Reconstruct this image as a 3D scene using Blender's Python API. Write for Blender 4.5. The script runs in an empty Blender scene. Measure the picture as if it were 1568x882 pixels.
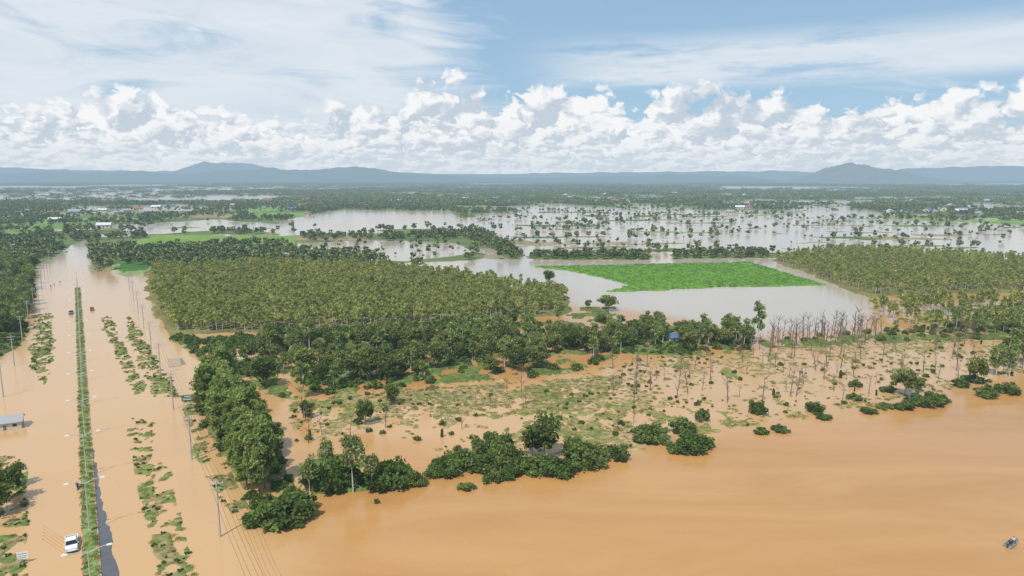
import bpy, math, numpy as np
from mathutils import Vector
R=math.radians
rng=np.random.default_rng(7)
scene=bpy.context.scene
# ------------------------------------------------------------- survey helper: camera model -> ground coordinates (metres)
H=60.0; FPX=1059.0; P=math.atan((441-272)/FPX)
def G(u,v,z=0.0):
    x=(u-784)/FPX; yu=-(v-441)/FPX
    dx=x; dy=math.cos(P)+yu*math.sin(P); dz=-math.sin(P)+yu*math.cos(P)
    t=(H-z)/-dz
    return (dx*t,dy*t)
def ppm(v):
    yu=-(v-441)/FPX
    return FPX/(H/(math.sin(P)-yu*math.cos(P)))
def GP(l): return np.array([G(*p) for p in l])
# ------------------------------------------------------------- numpy noise
def _h(ix,iy,s):
    n=np.sin(ix*127.1+iy*311.7+s*74.7)*43758.5453
    return n-np.floor(n)
def vn(x,y,s=0):
    ix=np.floor(x);iy=np.floor(y);fx=x-ix;fy=y-iy
    fx=fx*fx*(3-2*fx);fy=fy*fy*(3-2*fy)
    a=_h(ix,iy,s);b=_h(ix+1,iy,s);c=_h(ix,iy+1,s);d=_h(ix+1,iy+1,s)
    return (a*(1-fx)+b*fx)*(1-fy)+(c*(1-fx)+d*fx)*fy
def fbm(x,y,o=4,s=0):
    t=0;a=.5;n=0
    for i in range(o):
        t=t+a*vn(x*(2**i)+i*17.3,y*(2**i)-i*9.1,s+i);n+=a;a*=.5
    return t/n
def ss(a,b,x):
    t=np.clip((x-a)/(b-a),0,1);return t*t*(3-2*t)
def sdf(poly,X,Y):
    n=len(poly);out=np.full(X.shape,-400.0)
    m=60
    bb=(X>poly[:,0].min()-m)&(X<poly[:,0].max()+m)&(Y>poly[:,1].min()-m)&(Y<poly[:,1].max()+m)
    if not bb.any(): return out
    x=X[bb];y=Y[bb];d=np.full(x.shape,1e9);ins=np.zeros(x.shape,bool)
    for i in range(n):
        ax,ay=poly[i];bx,by=poly[(i+1)%n]
        ex,ey=bx-ax,by-ay;wx=x-ax;wy=y-ay
        t=np.clip((wx*ex+wy*ey)/(ex*ex+ey*ey+1e-9),0,1)
        d=np.minimum(d,np.hypot(wx-ex*t,wy-ey*t))
        c=((ay>y)!=(by>y))
        with np.errstate(divide='ignore',invalid='ignore'):
            xi=(bx-ax)*(y-ay)/(by-ay+1e-12)+ax
        ins^=(c&(x<xi))
    out[bb]=np.where(ins,d,-d);return out
# ------------------------------------------------------------- land cover polygons
LAND={ # name:(poly, patchiness 0..1, colour key)
'left_forest':([(-250,400),(0,398),(35,402),(52,420),(45,480),(30,532),(0,545),(-250,600)],0,'grass'),
'left_verge':([(52,484),(78,478),(82,545),(68,590),(46,560)],.34,'verge'),
'left_low':([(-60,690),(33,700),(45,780),(38,882),(40,960),(-100,960)],.40,'verge'),
'rv1':([(154,485),(172,485),(222,600),(204,608)],.30,'verge'),
'rv2':([(194,480),(212,500),(236,545),(274,596),(276,608),(236,608),(212,560),(198,520)],.30,'verge'),
'rv3':([(193,640),(236,645),(236,700),(240,760),(262,830),(290,890),(315,960),(250,960),(234,860),(212,740)],.34,'verge'),
'rv3b':([(236,700),(262,720),(275,790),(300,882),(280,882),(240,760)],.56,'verge'),
'rv4':([(133,375),(150,376),(164,412),(146,418)],.1,'verge'),
'pole':([(275,615),(300,605),(350,720),(392,800),(350,795),(296,690)],.44,'verge'),
'plant1':([(222,440),(240,490),(266,512),(420,508),(600,500),(860,482),(875,455),(700,428),(560,412),(400,410),(230,417)],0,'litter'),
'scrub':([(270,520),(430,510),(700,492),(870,495),(950,545),(850,578),(700,588),(560,604),(440,612),(380,600),(330,562),(272,532)],.46,'grass'),
'strip':([(303,640),(322,600),(368,600),(430,690),(437,720),(470,785),(400,797),(368,745)],.1,'litter'),
'shore':([(455,705),(560,690),(642,735),(560,752),(478,754)],.15,'grass'),
'marsh':([(440,615),(600,600),(850,580),(960,550),(1568,505),(1750,500),(1750,590),(1568,575),(1380,612),(1250,642),(1120,655),(960,697),(880,708),(700,705),(640,680),(450,660)],.60,'dry'),
'marsh2':([(560,600),(850,582),(960,575),(930,610),(880,625),(760,640),(640,628)],.36,'dry'),
'midgrp':([(930,500),(1000,495),(1150,510),(1150,535),(1040,545),(930,540)],.2,'grass'),
'hedge_r':([(1150,522),(1300,512),(1420,500),(1568,492),(1750,490),(1750,525),(1420,520),(1170,532)],.25,'grass'),
'crop':([(812,408),(1150,401),(1268,437),(1120,440),(925,448),(960,436),(880,416)],0,'crop'),
'plant2':([(1180,398),(1290,385),(1568,400),(1750,405),(1750,445),(1568,446),(1450,450),(1322,454),(1240,420)],0,'litter'),
'euc_r':([(1440,470),(1568,466),(1750,463),(1750,500),(1480,500),(1370,490)],.35,'grass'),
'h1':([(815,391),(995,391),(996,398),(815,398)],0,'grass'),
'h2':([(1025,390),(1170,387),(1180,394),(1030,397)],0,'grass'),
'h3':([(705,358),(735,354),(806,392),(788,398)],0,'grass'),
'islm':([(860,470),(950,470),(950,500),(860,500)],.4,'grass'),
}
WATER={
'W1':[(725,328),(850,320),(960,317),(1120,323),(1300,333),(1568,344),(1800,350),(1800,410),(1568,408),(1450,392),(1180,386),(1000,400),(805,400),(735,356)],
'W2':[(430,338),(520,321),(690,324),(720,345),(600,351),(430,348)],
'W3':[(425,398),(440,374),(560,367),(700,372),(722,388),(620,400)],
'W4':[(600,403),(800,397),(1000,395),(1200,395),(1290,430),(1340,455),(1350,495),(1200,512),(1160,515),(1000,480),(880,470),(860,445),(700,422)],
'road':[(50,560),(55,410),(100,382),(130,367),(140,370),(152,385),(165,410),(215,440),(250,560)],
'W6':[(190,306),(330,302),(480,299),(470,303),(340,307),(200,311)],
'W7':[(200,315),(290,312),(300,317),(215,320)],
'W8':[(330,346),(395,340),(420,344),(350,351)],
}
LANDP={k:(GP(v[0]),v[1],v[2]) for k,v in LAND.items()}
WATERP={k:GP(v) for k,v in WATER.items()}
FIELD=[(GP(p),c) for p,c in [
 ([(180,378),(245,361),(455,361),(455,374),(300,378)],(.17,.27,.06)),
 ([(60,352),(60,345),(150,343),(150,350)],(.14,.24,.05)),
 ([(220,356),(270,346),(430,347),(420,354)],(.12,.22,.05)),
 ([(380,334),(385,327),(470,326),(480,333)],(.17,.28,.07)),
 ([(1480,346),(1490,338),(1600,341),(1600,349)],(.16,.27,.07)),
 ([(185,418),(185,404),(230,402),(232,414)],(.06,.15,.03)),
 ([(1180,330),(1180,324),(1290,326),(1290,332)],(.15,.22,.07)),
 ([(800,326),(850,316),(930,316),(900,321)],(.18,.24,.09)),
 ([(140,330),(150,322),(300,324),(290,330)],(.17,.24,.09)),
 ([(540,349),(560,340),(640,340),(630,349)],(.15,.25,.07))]]
ROAD_A=np.array(G(141,882)); ROAD_B=np.array(G(121,480))
RD=(ROAD_B-ROAD_A)/np.linalg.norm(ROAD_B-ROAD_A); RN=np.array([RD[1],-RD[0]])
def lakes(X,Y):
    q=X/np.maximum(Y,1)
    a=fbm(X/380,Y/300,4,61)-(.60+.07*ss(-.1,-.35,q)-.04*ss(0,.2,q))
    b=fbm(X/1500,Y/900,4,63)-.57
    return np.where(Y<1900,a,np.where(Y<2600,np.maximum(a,b),b))
def height(X,Y):
    wx=X+ (fbm(X/9,Y/9,3,3)-.5)*np.clip(Y/60,2,9); wy=Y+(fbm(X/9,Y/9,3,11)-.5)*np.clip(Y/40,3,14)
    h=np.full(X.shape,-.7)
    far=ss(390,450,Y)
    base=(fbm(X/150,Y/190,5,21)-.44+ .10*ss(-.2,-.45,X/Y)+.05*ss(900,1500,Y))*9
    base=np.minimum(base,-lakes(X,Y)*30)
    near_left=ss(-.28,-.36,X/Y)*ss(900,600,Y)
    base=np.maximum(base,near_left*1.5-.4+ (fbm(X/60,Y/60,3,5)-.6)*2)
    h=h*(1-far)+np.clip(base,-.7,.7)*far
    w1=sdf(WATERP['W1'],X,Y)
    for k,p in WATERP.items():
        s=sdf(p,wx,wy); w=8 if k!='road' else 3
        h=np.minimum(h,np.clip(-s/w,-.7,.9))
    bars=(fbm(X/75,Y/22,5,71)-.60-.05*ss(.4,.6,fbm(X/200,Y/200,2,73)))*6
    h=np.where(w1>5,np.maximum(h,np.clip(bars,-.7,.3)),h)
    pn=fbm(X/4.2,Y/6,5,31);pv=fbm(X/2.2,Y/3.0,5,32);pm_=fbm(X/26,Y/30,3,35);pf=fbm(X/1.6,Y/2.2,3,37)
    for k,(p,pt,c) in LANDP.items():
        s=sdf(p,wx,wy)
        hh=np.clip(s/2.5,-.7,.5)
        if pt>0:
            th=.36+pt*.32
            if c=='verge': q=pv*.75+pf*.25;cap=.14
            elif c=='dry': q=pn*.35+pm_*.30+pf*.35;cap=.10
            else: q=pn;cap=.45
            hh=np.minimum(hh,np.clip((q-th)*4,-.7,cap))
        h=np.maximum(h,hh)
    return h
COL={'grass':(.12,.155,.045),'verge':(.16,.205,.06),'litter':(.17,.155,.06),'dry':(.30,.25,.11),'crop':(.12,.24,.04)}
def cover(X,Y):
    n=fbm(X/70,Y/120,4,41)[...,None]; n2=fbm(X/14,Y/14,3,42)[...,None];n3=fbm(X/2.5,Y/3,3,43)[...,None]
    c=np.array((.08,.13,.045))*(1-n)+np.array((.17,.20,.08))*n
    gx=np.floor(X/130+.5*vn(X/400,Y/400,3));gy=np.floor(Y/180+.5*vn(X/300,Y/300,9))
    r=_h(gx,gy,5)[...,None]
    c=np.where(r>.62,np.array((.18,.27,.09)),c); c=np.where(r>.85,np.array((.26,.30,.14)),c);c=np.where(r<.14,np.array((.27,.23,.13)),c)
    c=c*(.7+.6*n2)
    for k,(p,pt,cc) in LANDP.items():
        s=sdf(p,X,Y)>-3
        a=np.array(COL[cc])*(.65+.7*n2)
        if cc=='dry': 
            w_=ss(.33,.64,n2*.5+n3*.5);a=np.array((.36,.27,.14))*(1-w_)+w_*np.array((.20,.20,.065))
        if cc=='verge': w_=ss(.35,.65,n3);a=a*w_+(1-w_)*np.array((.28,.22,.11))
        c=np.where(s[...,None],a,c)
    for p,cc in FIELD:
        s=sdf(p,X+(fbm(X/20,Y/20,2,8)-.5)*20,Y)>0
        c=np.where(s[...,None],np.array(cc)*(.85+.3*n2),c)
    s=LANDP['crop'][0]; q=sdf(s,X,Y)
    rows=(np.sin((X*.94+Y*.34)*2*math.pi/9.0)*.5+.5)[...,None]
    c=np.where((q>-2)[...,None],np.array(COL['crop'])*(.72+.25*rows+.3*n2),c)
    t=np.abs(((X*.5+Y*.86)%47)-23)<1.2
    c=np.where((t&(q>0))[...,None],np.array((.10,.13,.05)),c)
    return c
# ------------------------------------------------------------- mesh helpers
def mk(name,V,F,mats=(),mi=None,attr=None,smooth=False,link=True):
    V=np.asarray(V,np.float32);F=np.asarray(F,np.int32)
    me=bpy.data.meshes.new(name);me.vertices.add(len(V));me.vertices.foreach_set('co',V.ravel())
    me.loops.add(F.size);me.loops.foreach_set('vertex_index',F.ravel())
    me.polygons.add(len(F));me.polygons.foreach_set('loop_start',np.arange(len(F),dtype=np.int32)*F.shape[1])
    for m in mats: me.materials.append(m)
    if mi is not None: me.polygons.foreach_set('material_index',np.asarray(mi,np.int32))
    me.polygons.foreach_set('use_smooth',np.full(len(F),smooth))
    me.update(calc_edges=True)
    if attr:
        for k,a in attr.items():
            a=np.asarray(a,np.float32)
            if a.ndim==1: at=me.attributes.new(k,'FLOAT','POINT');at.data.foreach_set('value',a)
            else:
                at=me.attributes.new(k,'FLOAT_COLOR','POINT')
                at.data.foreach_set('color',np.c_[a,np.ones(len(a))].astype(np.float32).ravel())
    ob=bpy.data.objects.new(name,me)
    if link: scene.collection.objects.link(ob)
    return ob
class Parts:
    def __init__(s): s.V=[];s.F=[];s.M=[];s.T=[];s.n=0
    def add(s,V,F,m=0,t=1.0):
        V=np.asarray(V,float);F=np.asarray(F,int)
        s.V.append(V);s.F.append(F+s.n);s.n+=len(V);s.M.append(np.full(len(F),m));
        s.T.append(np.full(len(V),t) if np.isscalar(t) else t)
    def tube(s,pts,rad,sides=6,m=0,cap=True):
        pts=[np.array(p,float) for p in pts];rad=list(rad)
        if cap: pts=[pts[0]]+pts+[pts[-1]];rad=[.001]+rad+[.001]
        d=pts[-1]-pts[0];d/=np.linalg.norm(d)+1e-9
        a=np.cross(d,(0,0,1) if abs(d[2])<.9 else (1,0,0));a/=np.linalg.norm(a);b=np.cross(d,a)
        V=[]
        for p,r in zip(pts,rad):
            for i in range(sides):
                an=2*math.pi*i/sides;V.append(p+(a*math.cos(an)+b*math.sin(an))*r)
        F=[(k*sides+i,k*sides+(i+1)%sides,(k+1)*sides+(i+1)%sides,(k+1)*sides+i) for k in range(len(pts)-1) for i in range(sides)]
        s.add(V,F,m)
    def box(s,c,d,m=0,tx=1,ty=1,sx=0):
        c=np.array(c,float);d=np.array(d,float)/2
        V=[]
        for z in(-1,1):
            for x,y in((-1,-1),(1,-1),(1,1),(-1,1)):
                k=(tx,ty) if z>0 else (1,1)
                V.append(c+np.array((x*d[0]*k[0],y*d[1]*k[1]+(sx if z>0 else 0),z*d[2])))
        s.add(V,[(0,3,2,1),(4,5,6,7),(0,1,5,4),(1,2,6,5),(2,3,7,6),(3,0,4,7)],m)
    def leaves(s,C,size,m=1,tint=None,up=.35,asp=1.5,r=None):
        r=r or rng
        C=np.asarray(C);n=len(C)
        nrm=r.normal(size=(n,3));nrm[:,2]+=up*2;nrm/=np.linalg.norm(nrm,axis=1)[:,None]
        a=np.cross(nrm,r.normal(size=(n,3)));a/=np.linalg.norm(a,axis=1)[:,None]+1e-9
        b=np.cross(nrm,a);sz=size*r.uniform(.6,1.4,(n,1))
        a=a*sz*.5;b=b*sz*.5*asp
        V=np.stack([C-a*.6-b,C+a-b*.2,C+a*.5+b,C-a+b*.25],1).reshape(-1,3)
        F=np.arange(4*n).reshape(n,4)
        if tint is None: tint=np.ones(n)
        s.add(V,F,m,np.repeat(tint,4))
    def obj(s,name,mats,link=True,smooth=False):
        return mk(name,np.vstack(s.V),np.vstack(s.F),mats,np.concatenate(s.M),{'tint':np.concatenate(s.T)},smooth,link)
# ------------------------------------------------------------- materials
HAZE=bpy.data.node_groups.new('aerial_haze','ShaderNodeTree')  # distance haze painted into each surface as blue-grey emission, no air volume
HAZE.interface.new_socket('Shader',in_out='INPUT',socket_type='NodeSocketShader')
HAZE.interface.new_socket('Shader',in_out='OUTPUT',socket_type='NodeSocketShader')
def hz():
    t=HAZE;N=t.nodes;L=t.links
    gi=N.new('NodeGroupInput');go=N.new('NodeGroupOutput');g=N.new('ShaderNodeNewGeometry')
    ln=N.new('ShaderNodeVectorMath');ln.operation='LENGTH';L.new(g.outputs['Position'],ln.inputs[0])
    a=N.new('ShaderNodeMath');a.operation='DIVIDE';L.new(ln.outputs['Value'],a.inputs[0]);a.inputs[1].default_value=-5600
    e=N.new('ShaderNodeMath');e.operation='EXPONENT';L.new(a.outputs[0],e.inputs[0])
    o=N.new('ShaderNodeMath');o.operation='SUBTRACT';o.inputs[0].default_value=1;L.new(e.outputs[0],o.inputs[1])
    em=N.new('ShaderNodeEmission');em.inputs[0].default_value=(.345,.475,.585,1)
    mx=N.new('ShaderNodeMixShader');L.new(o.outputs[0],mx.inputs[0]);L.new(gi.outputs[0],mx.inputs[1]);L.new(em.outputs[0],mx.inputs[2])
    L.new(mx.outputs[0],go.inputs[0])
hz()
def newmat(name):
    m=bpy.data.materials.new(name);m.use_nodes=True;nt=m.node_tree
    for n in list(nt.nodes): nt.nodes.remove(n)
    m.cycles.emission_sampling='NONE'
    return m,nt
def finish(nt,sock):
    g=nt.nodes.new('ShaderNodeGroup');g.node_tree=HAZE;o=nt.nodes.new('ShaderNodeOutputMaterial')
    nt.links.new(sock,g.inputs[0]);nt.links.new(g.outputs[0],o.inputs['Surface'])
def node(nt,t,**k):
    n=nt.nodes.new(t)
    for a,b in k.items(): setattr(n,a,b)
    return n
def plain(name,col,rough=.6,metal=0,var=.25,scale=3.0):
    m,nt=newmat(name);L=nt.links
    b=node(nt,'ShaderNodeBsdfPrincipled');b.inputs['Roughness'].default_value=rough;b.inputs['Metallic'].default_value=metal
    tc=node(nt,'ShaderNodeTexCoord');n=node(nt,'ShaderNodeTexNoise');n.inputs['Scale'].default_value=scale;n.inputs['Detail'].default_value=3
    L.new(tc.outputs['Object'],n.inputs['Vector'])
    mr=node(nt,'ShaderNodeMapRange');mr.inputs['To Min'].default_value=1-var;mr.inputs['To Max'].default_value=1+var
    L.new(n.outputs[0],mr.inputs['Value'])
    v=node(nt,'ShaderNodeVectorMath',operation='SCALE');v.inputs[0].default_value=col;L.new(mr.outputs[0],v.inputs['Scale'])
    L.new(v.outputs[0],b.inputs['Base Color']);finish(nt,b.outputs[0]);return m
def leafmat(name,ca,cb,tr=.28):
    m,nt=newmat(name);L=nt.links
    oi=node(nt,'ShaderNodeObjectInfo');at=node(nt,'ShaderNodeAttribute',attribute_name='tint')
    mx=node(nt,'ShaderNodeMix',data_type='RGBA');mx.inputs[6].default_value=(*ca,1);mx.inputs[7].default_value=(*cb,1)
    L.new(oi.outputs['Random'],mx.inputs[0])
    v=node(nt,'ShaderNodeVectorMath',operation='SCALE');L.new(mx.outputs[2],v.inputs[0]);L.new(at.outputs['Fac'],v.inputs['Scale'])
    b=node(nt,'ShaderNodeBsdfDiffuse');L.new(v.outputs[0],b.inputs['Color'])
    if tr>0:
        t=node(nt,'ShaderNodeBsdfTranslucent')
        g=node(nt,'ShaderNodeVectorMath',operation='MULTIPLY');g.inputs[1].default_value=(1.5,1.6,.9);L.new(v.outputs[0],g.inputs[0]);L.new(g.outputs[0],t.inputs[0])
        ms=node(nt,'ShaderNodeMixShader');ms.inputs[0].default_value=tr;L.new(b.outputs[0],ms.inputs[1]);L.new(t.outputs[0],ms.inputs[2])
        finish(nt,ms.outputs[0])
    else: finish(nt,b.outputs[0])
    return m
M_bark=plain('bark',(.18,.14,.10),.9)
M_pale=plain('pale_bark',(.5,.46,.38),.85)
M_dead=plain('dead_wood',(.17,.125,.095),.9)
M_leaf=leafmat('broad_leaves',(.085,.12,.035),(.18,.20,.065))
M_far=leafmat('distant_leaves',(.07,.11,.035),(.19,.215,.08),0)
M_euc=leafmat('eucalyptus_leaves',(.26,.29,.085),(.40,.39,.13),.38)
M_tall=leafmat('tall_leaves',(.165,.225,.065),(.24,.28,.095),.35)
M_light=leafmat('light_leaves',(.22,.27,.10),(.27,.30,.12))
M_bush=leafmat('bush_leaves',(.085,.135,.035),(.155,.20,.06))
M_grass=leafmat('grass_blades',(.18,.235,.07),(.28,.28,.10))
M_dry=leafmat('dry_grass_blades',(.26,.24,.09),(.40,.33,.17))
M_crop=leafmat('crop_leaves',(.11,.23,.035),(.17,.29,.055))
# ------------------------------------------------------------- tree prototypes
def crown(p,n,cen,ell,k,cr,size,m=1,seed=0,bottom=-.6,flat=1.0,asp=1.5):
    r=np.random.default_rng(seed)
    cs=[];
    while len(cs)<k:
        q=r.normal(size=3);q/=np.linalg.norm(q);q*=r.uniform(.35,1)**.6
        if q[2]<bottom: continue
        cs.append(q)
    cs=np.array(cs)*np.array(ell)*(1-cr*.6/max(ell))+np.array(cen)
    tt=r.uniform(.6,1.4,k)
    idx=r.integers(0,k,n);d=r.normal(size=(n,3));d/=np.linalg.norm(d,axis=1)[:,None]
    rad=cr*r.uniform(.65,1.35,k)[idx]*r.uniform(.35,1.08,n)
    C=cs[idx]+d*rad[:,None]*np.array((1,1,.75*flat))
    C[:,2]=np.maximum(C[:,2],.05)
    p.leaves(C,size,m,tt[idx]*r.uniform(.75,1.25,n),r=r,asp=asp)
    return cs
def tree(name,Ht,W,n,size,leaf,bark,seed,c0=.35,k=26,cr=None,sides=6,asp=1.5):
    p=Parts();r=np.random.default_rng(seed+99)
    cz=Ht*(c0+1)/2;ez=Ht*(1-c0)/2;cr=cr or W*.26
    cs=crown(p,n,(0,0,cz),(W/2,W/2,ez),k,cr,size,1,seed,bottom=-.8,asp=asp)
    b=r.uniform(-.04,.04,2)*Ht
    pts=[(0,0,-1.2),(b[0]*.3,b[1]*.3,Ht*.3),(b[0],b[1],Ht*.62),(b[0]*.6,b[1]*.6,Ht*.9)]
    r0=.013*Ht+.03;p.tube(pts,[r0,r0*.75,r0*.45,r0*.12],sides,0)
    for i in range(min(k,9)):
        z=Ht*r.uniform(max(.22,c0*.7),.7);f=z/Ht
        a=np.array((b[0]*f,b[1]*f,z));e=cs[r.integers(k)]
        if e[2]<z: e=e+np.array((0,0,z-e[2]+.5))
        mid=(a+e)/2+np.array((0,0,-.1*Ht*.3));p.tube([a,mid,e],[r0*.35,r0*.22,r0*.06],4,0)
    return p.obj(name,[bark,leaf],link=False)
def dead(name,Ht,seed,nb=9):
    p=Parts();r=np.random.default_rng(seed)
    b=r.normal(size=2)*.06*Ht
    p.tube([(0,0,-1),(b[0]*.5,b[1]*.5,Ht*.5),(b[0],b[1],Ht)],[.17,.11,.03],5)
    for i in range(nb):
        f=r.uniform(.3,.92);a=np.array((b[0]*f,b[1]*f,Ht*f));an=r.uniform(0,6.28);l=Ht*r.uniform(.15,.38)
        d=np.array((math.cos(an)*.7,math.sin(an)*.7,r.uniform(.5,1.1)));e=a+d*l
        p.tube([a,a+d*l*.5+np.array((0,0,.1)),e],[.07,.05,.02],4)
        for j in range(2):
            q=a+d*l*r.uniform(.4,.9);dd=d+r.normal(size=3)*.5;p.tube([q,q+dd*l*.4],[.03,.012],3)
    return p.obj(name,[M_dead],link=False)
def bush(name,W,Ht,n,size,leaf,seed,k=22):
    p=Parts();r=np.random.default_rng(seed)
    cs=crown(p,n,(0,0,Ht*.35),(W/2,W/2*.85,Ht*.65),k,W*.14,size,1,seed,bottom=-.3)
    for i in range(8):
        e=cs[r.integers(k)];p.tube([(0,0,-.5),e*.5,e],[.07,.05,.015],4,0)
    return p.obj(name,[M_bark,leaf],link=False)
def stump(name,Ht,seed):
    p=Parts();r=np.random.default_rng(seed)
    p.tube([(0,0,-.8),(.1,0,Ht*.6),(.1,.1,Ht)],[.25,.2,.16],7,0)
    n=420;z=r.uniform(0,Ht*1.05,n);a=r.uniform(0,6.28,n);q=(.28+.35*vn(z*2,a*0+seed,1))*(1.15-z/Ht*.4)
    p.leaves(np.c_[np.cos(a)*q,np.sin(a)*q,z],.24,1,r.uniform(.6,1.3,n),r=r)
    return p.obj(name,[M_dead,M_leaf],link=False)
def tuft(name,W,Ht,n,leaf,seed,size=.16):
    p=Parts();r=np.random.default_rng(seed)
    rr=W/2*np.sqrt(r.uniform(0,1,n));a=r.uniform(0,6.28,n);x=rr*np.cos(a);y=rr*np.sin(a)
    hh=Ht*(1-.7*(rr/(W/2))**2)*r.uniform(.5,1.1,n)
    w=size*r.uniform(.5,1,n);t=r.uniform(0,6.28,n);lx=r.normal(size=n)*.45*Ht;ly=r.normal(size=n)*.45*Ht
    V=np.stack([np.c_[x-w*np.cos(t),y-w*np.sin(t),0*x-.1],np.c_[x+w*np.cos(t),y+w*np.sin(t),0*x-.1],
      np.c_[x+lx+w*.3*np.cos(t),y+ly+w*.3*np.sin(t),hh],np.c_[x+lx-w*.4*np.cos(t),y+ly-w*.4*np.sin(t),hh*.95]],1).reshape(-1,3)
    p.add(V,np.arange(4*n).reshape(n,4),0,np.repeat(r.uniform(.65,1.3,n),4))
    return p.obj(name,[leaf],link=False)
def coll(name,obs):
    c=bpy.data.collections.new(name)
    for o in obs: c.objects.link(o)
    return c
tall=[tree('tall_tree_%s'%c,13,4.6,3400,.36,M_tall,M_bark,s,c0=.04,k=44,cr=.95) for c,s in(('a',1),('b',2),('c',3))]
light=[tree('light_tree_%s'%c,10,6,1500,.34,M_light,M_pale,s,c0=.3,k=24,cr=1.0) for c,s in(('a',11),('b',12))]
broadh=[tree('broad_tree_%s'%c,8,7,1700,.42,M_leaf,M_bark,s,c0=.15,k=24,cr=1.3) for c,s in(('a',21),('b',22),('c',23))]
slim=[tree('slim_tree_%s'%c,10,4.2,1000,.36,M_tall,M_pale,s,c0=.22,k=20,cr=.85) for c,s in(('a',31),('b',32))]
bushes=[bush('bush_%s'%c,6,3.0,2000,.32,M_bush,s) for c,s in(('a',41),('b',42),('c',43))]
lowb=[bush('low_bush_%s'%c,6,3.0,520,.52,M_bush,s) for c,s in(('a',44),('b',45),('c',46))]
euc=[tree('eucalyptus_%s'%c,10,3.4,520,.40,M_euc,M_pale,s,c0=.28,k=16,cr=.75,sides=4) for c,s in(('a',51),('b',52),('c',53),('d',54))]
fart=[tree('distant_tree_%s'%c,9,8.5,130,1.35,M_far,M_bark,s,c0=.12,k=9,cr=1.8,sides=3) for c,s in(('a',61),('b',62),('c',63))]
fart.append(tree('distant_tree_d',11,6,110,1.2,M_far,M_bark,64,c0=.2,k=9,cr=1.5,sides=3))
def grove(name,seed,n,sx,sy,size):
    p=Parts();r=np.random.default_rng(seed)
    x=r.uniform(-1,1,n)*sx;y=r.normal(size=n)*sy;top=(5+7*vn(x/9,y/9,seed))*np.sqrt(np.clip(1.05-(x/sx)**2,0,1))
    z=top*r.uniform(.15,1,n)**.6
    p.leaves(np.c_[x,y,z],size,0,r.uniform(.6,1.3,n),r=r,asp=1.2)
    return p.obj(name,[M_far],link=False)
sgroves=[grove('copse_%s'%c,s,130,17,8,2.6) for c,s in(('a',71),('b',72),('c',73))]
groves=[grove('grove_%s'%c,s,260,55,14,5.0) for c,s in(('a',74),('b',75),('c',76))]
deads=[dead('dead_tree_%s'%c,7,s) for c,s in(('a',81),('b',82),('c',83))]
stumps=[stump('ivy_stump_%s'%c,2.8,s) for c,s in(('a',91),('b',92))]
tufts=[tuft('grass_tuft_a',2.2,.7,80,M_grass,101,.12),tuft('grass_tuft_b',1.4,.5,60,M_grass,102,.12),bush('grass_tuft_c',1.6,.8,120,.24,M_bush,103,8)]
dtufts=[tuft('dry_tuft_a',2.6,.5,70,M_dry,104,.12),tuft('dry_tuft_b',1.6,.4,50,M_dry,105,.12),tuft('dry_tuft_c',2.0,.5,60,M_grass,106,.12)]
crops=[tuft('crop_a',2.6,1.0,50,M_crop,107,.3),tuft('crop_b',2.6,.9,50,M_crop,108,.3)]
lawn=[tuft('lawn_a',1.6,.25,80,M_grass,109,.1),tuft('lawn_b',1.4,.22,80,M_grass,110,.1)]
C={k:coll(k,v) for k,v in dict(c_tall=tall,c_light=light,c_broad=broadh,c_slim=slim,c_bush=bushes,c_low=lowb,c_euc=euc,c_far=fart,c_grove=groves,c_copse=sgroves,c_dead=deads,c_stump=stumps,c_tuft=tufts,c_dry=dtufts,c_crop=crops,c_lawn=lawn).items()}
C['c_mix']=coll('c_mix',broadh+slim+light[:1])
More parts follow.
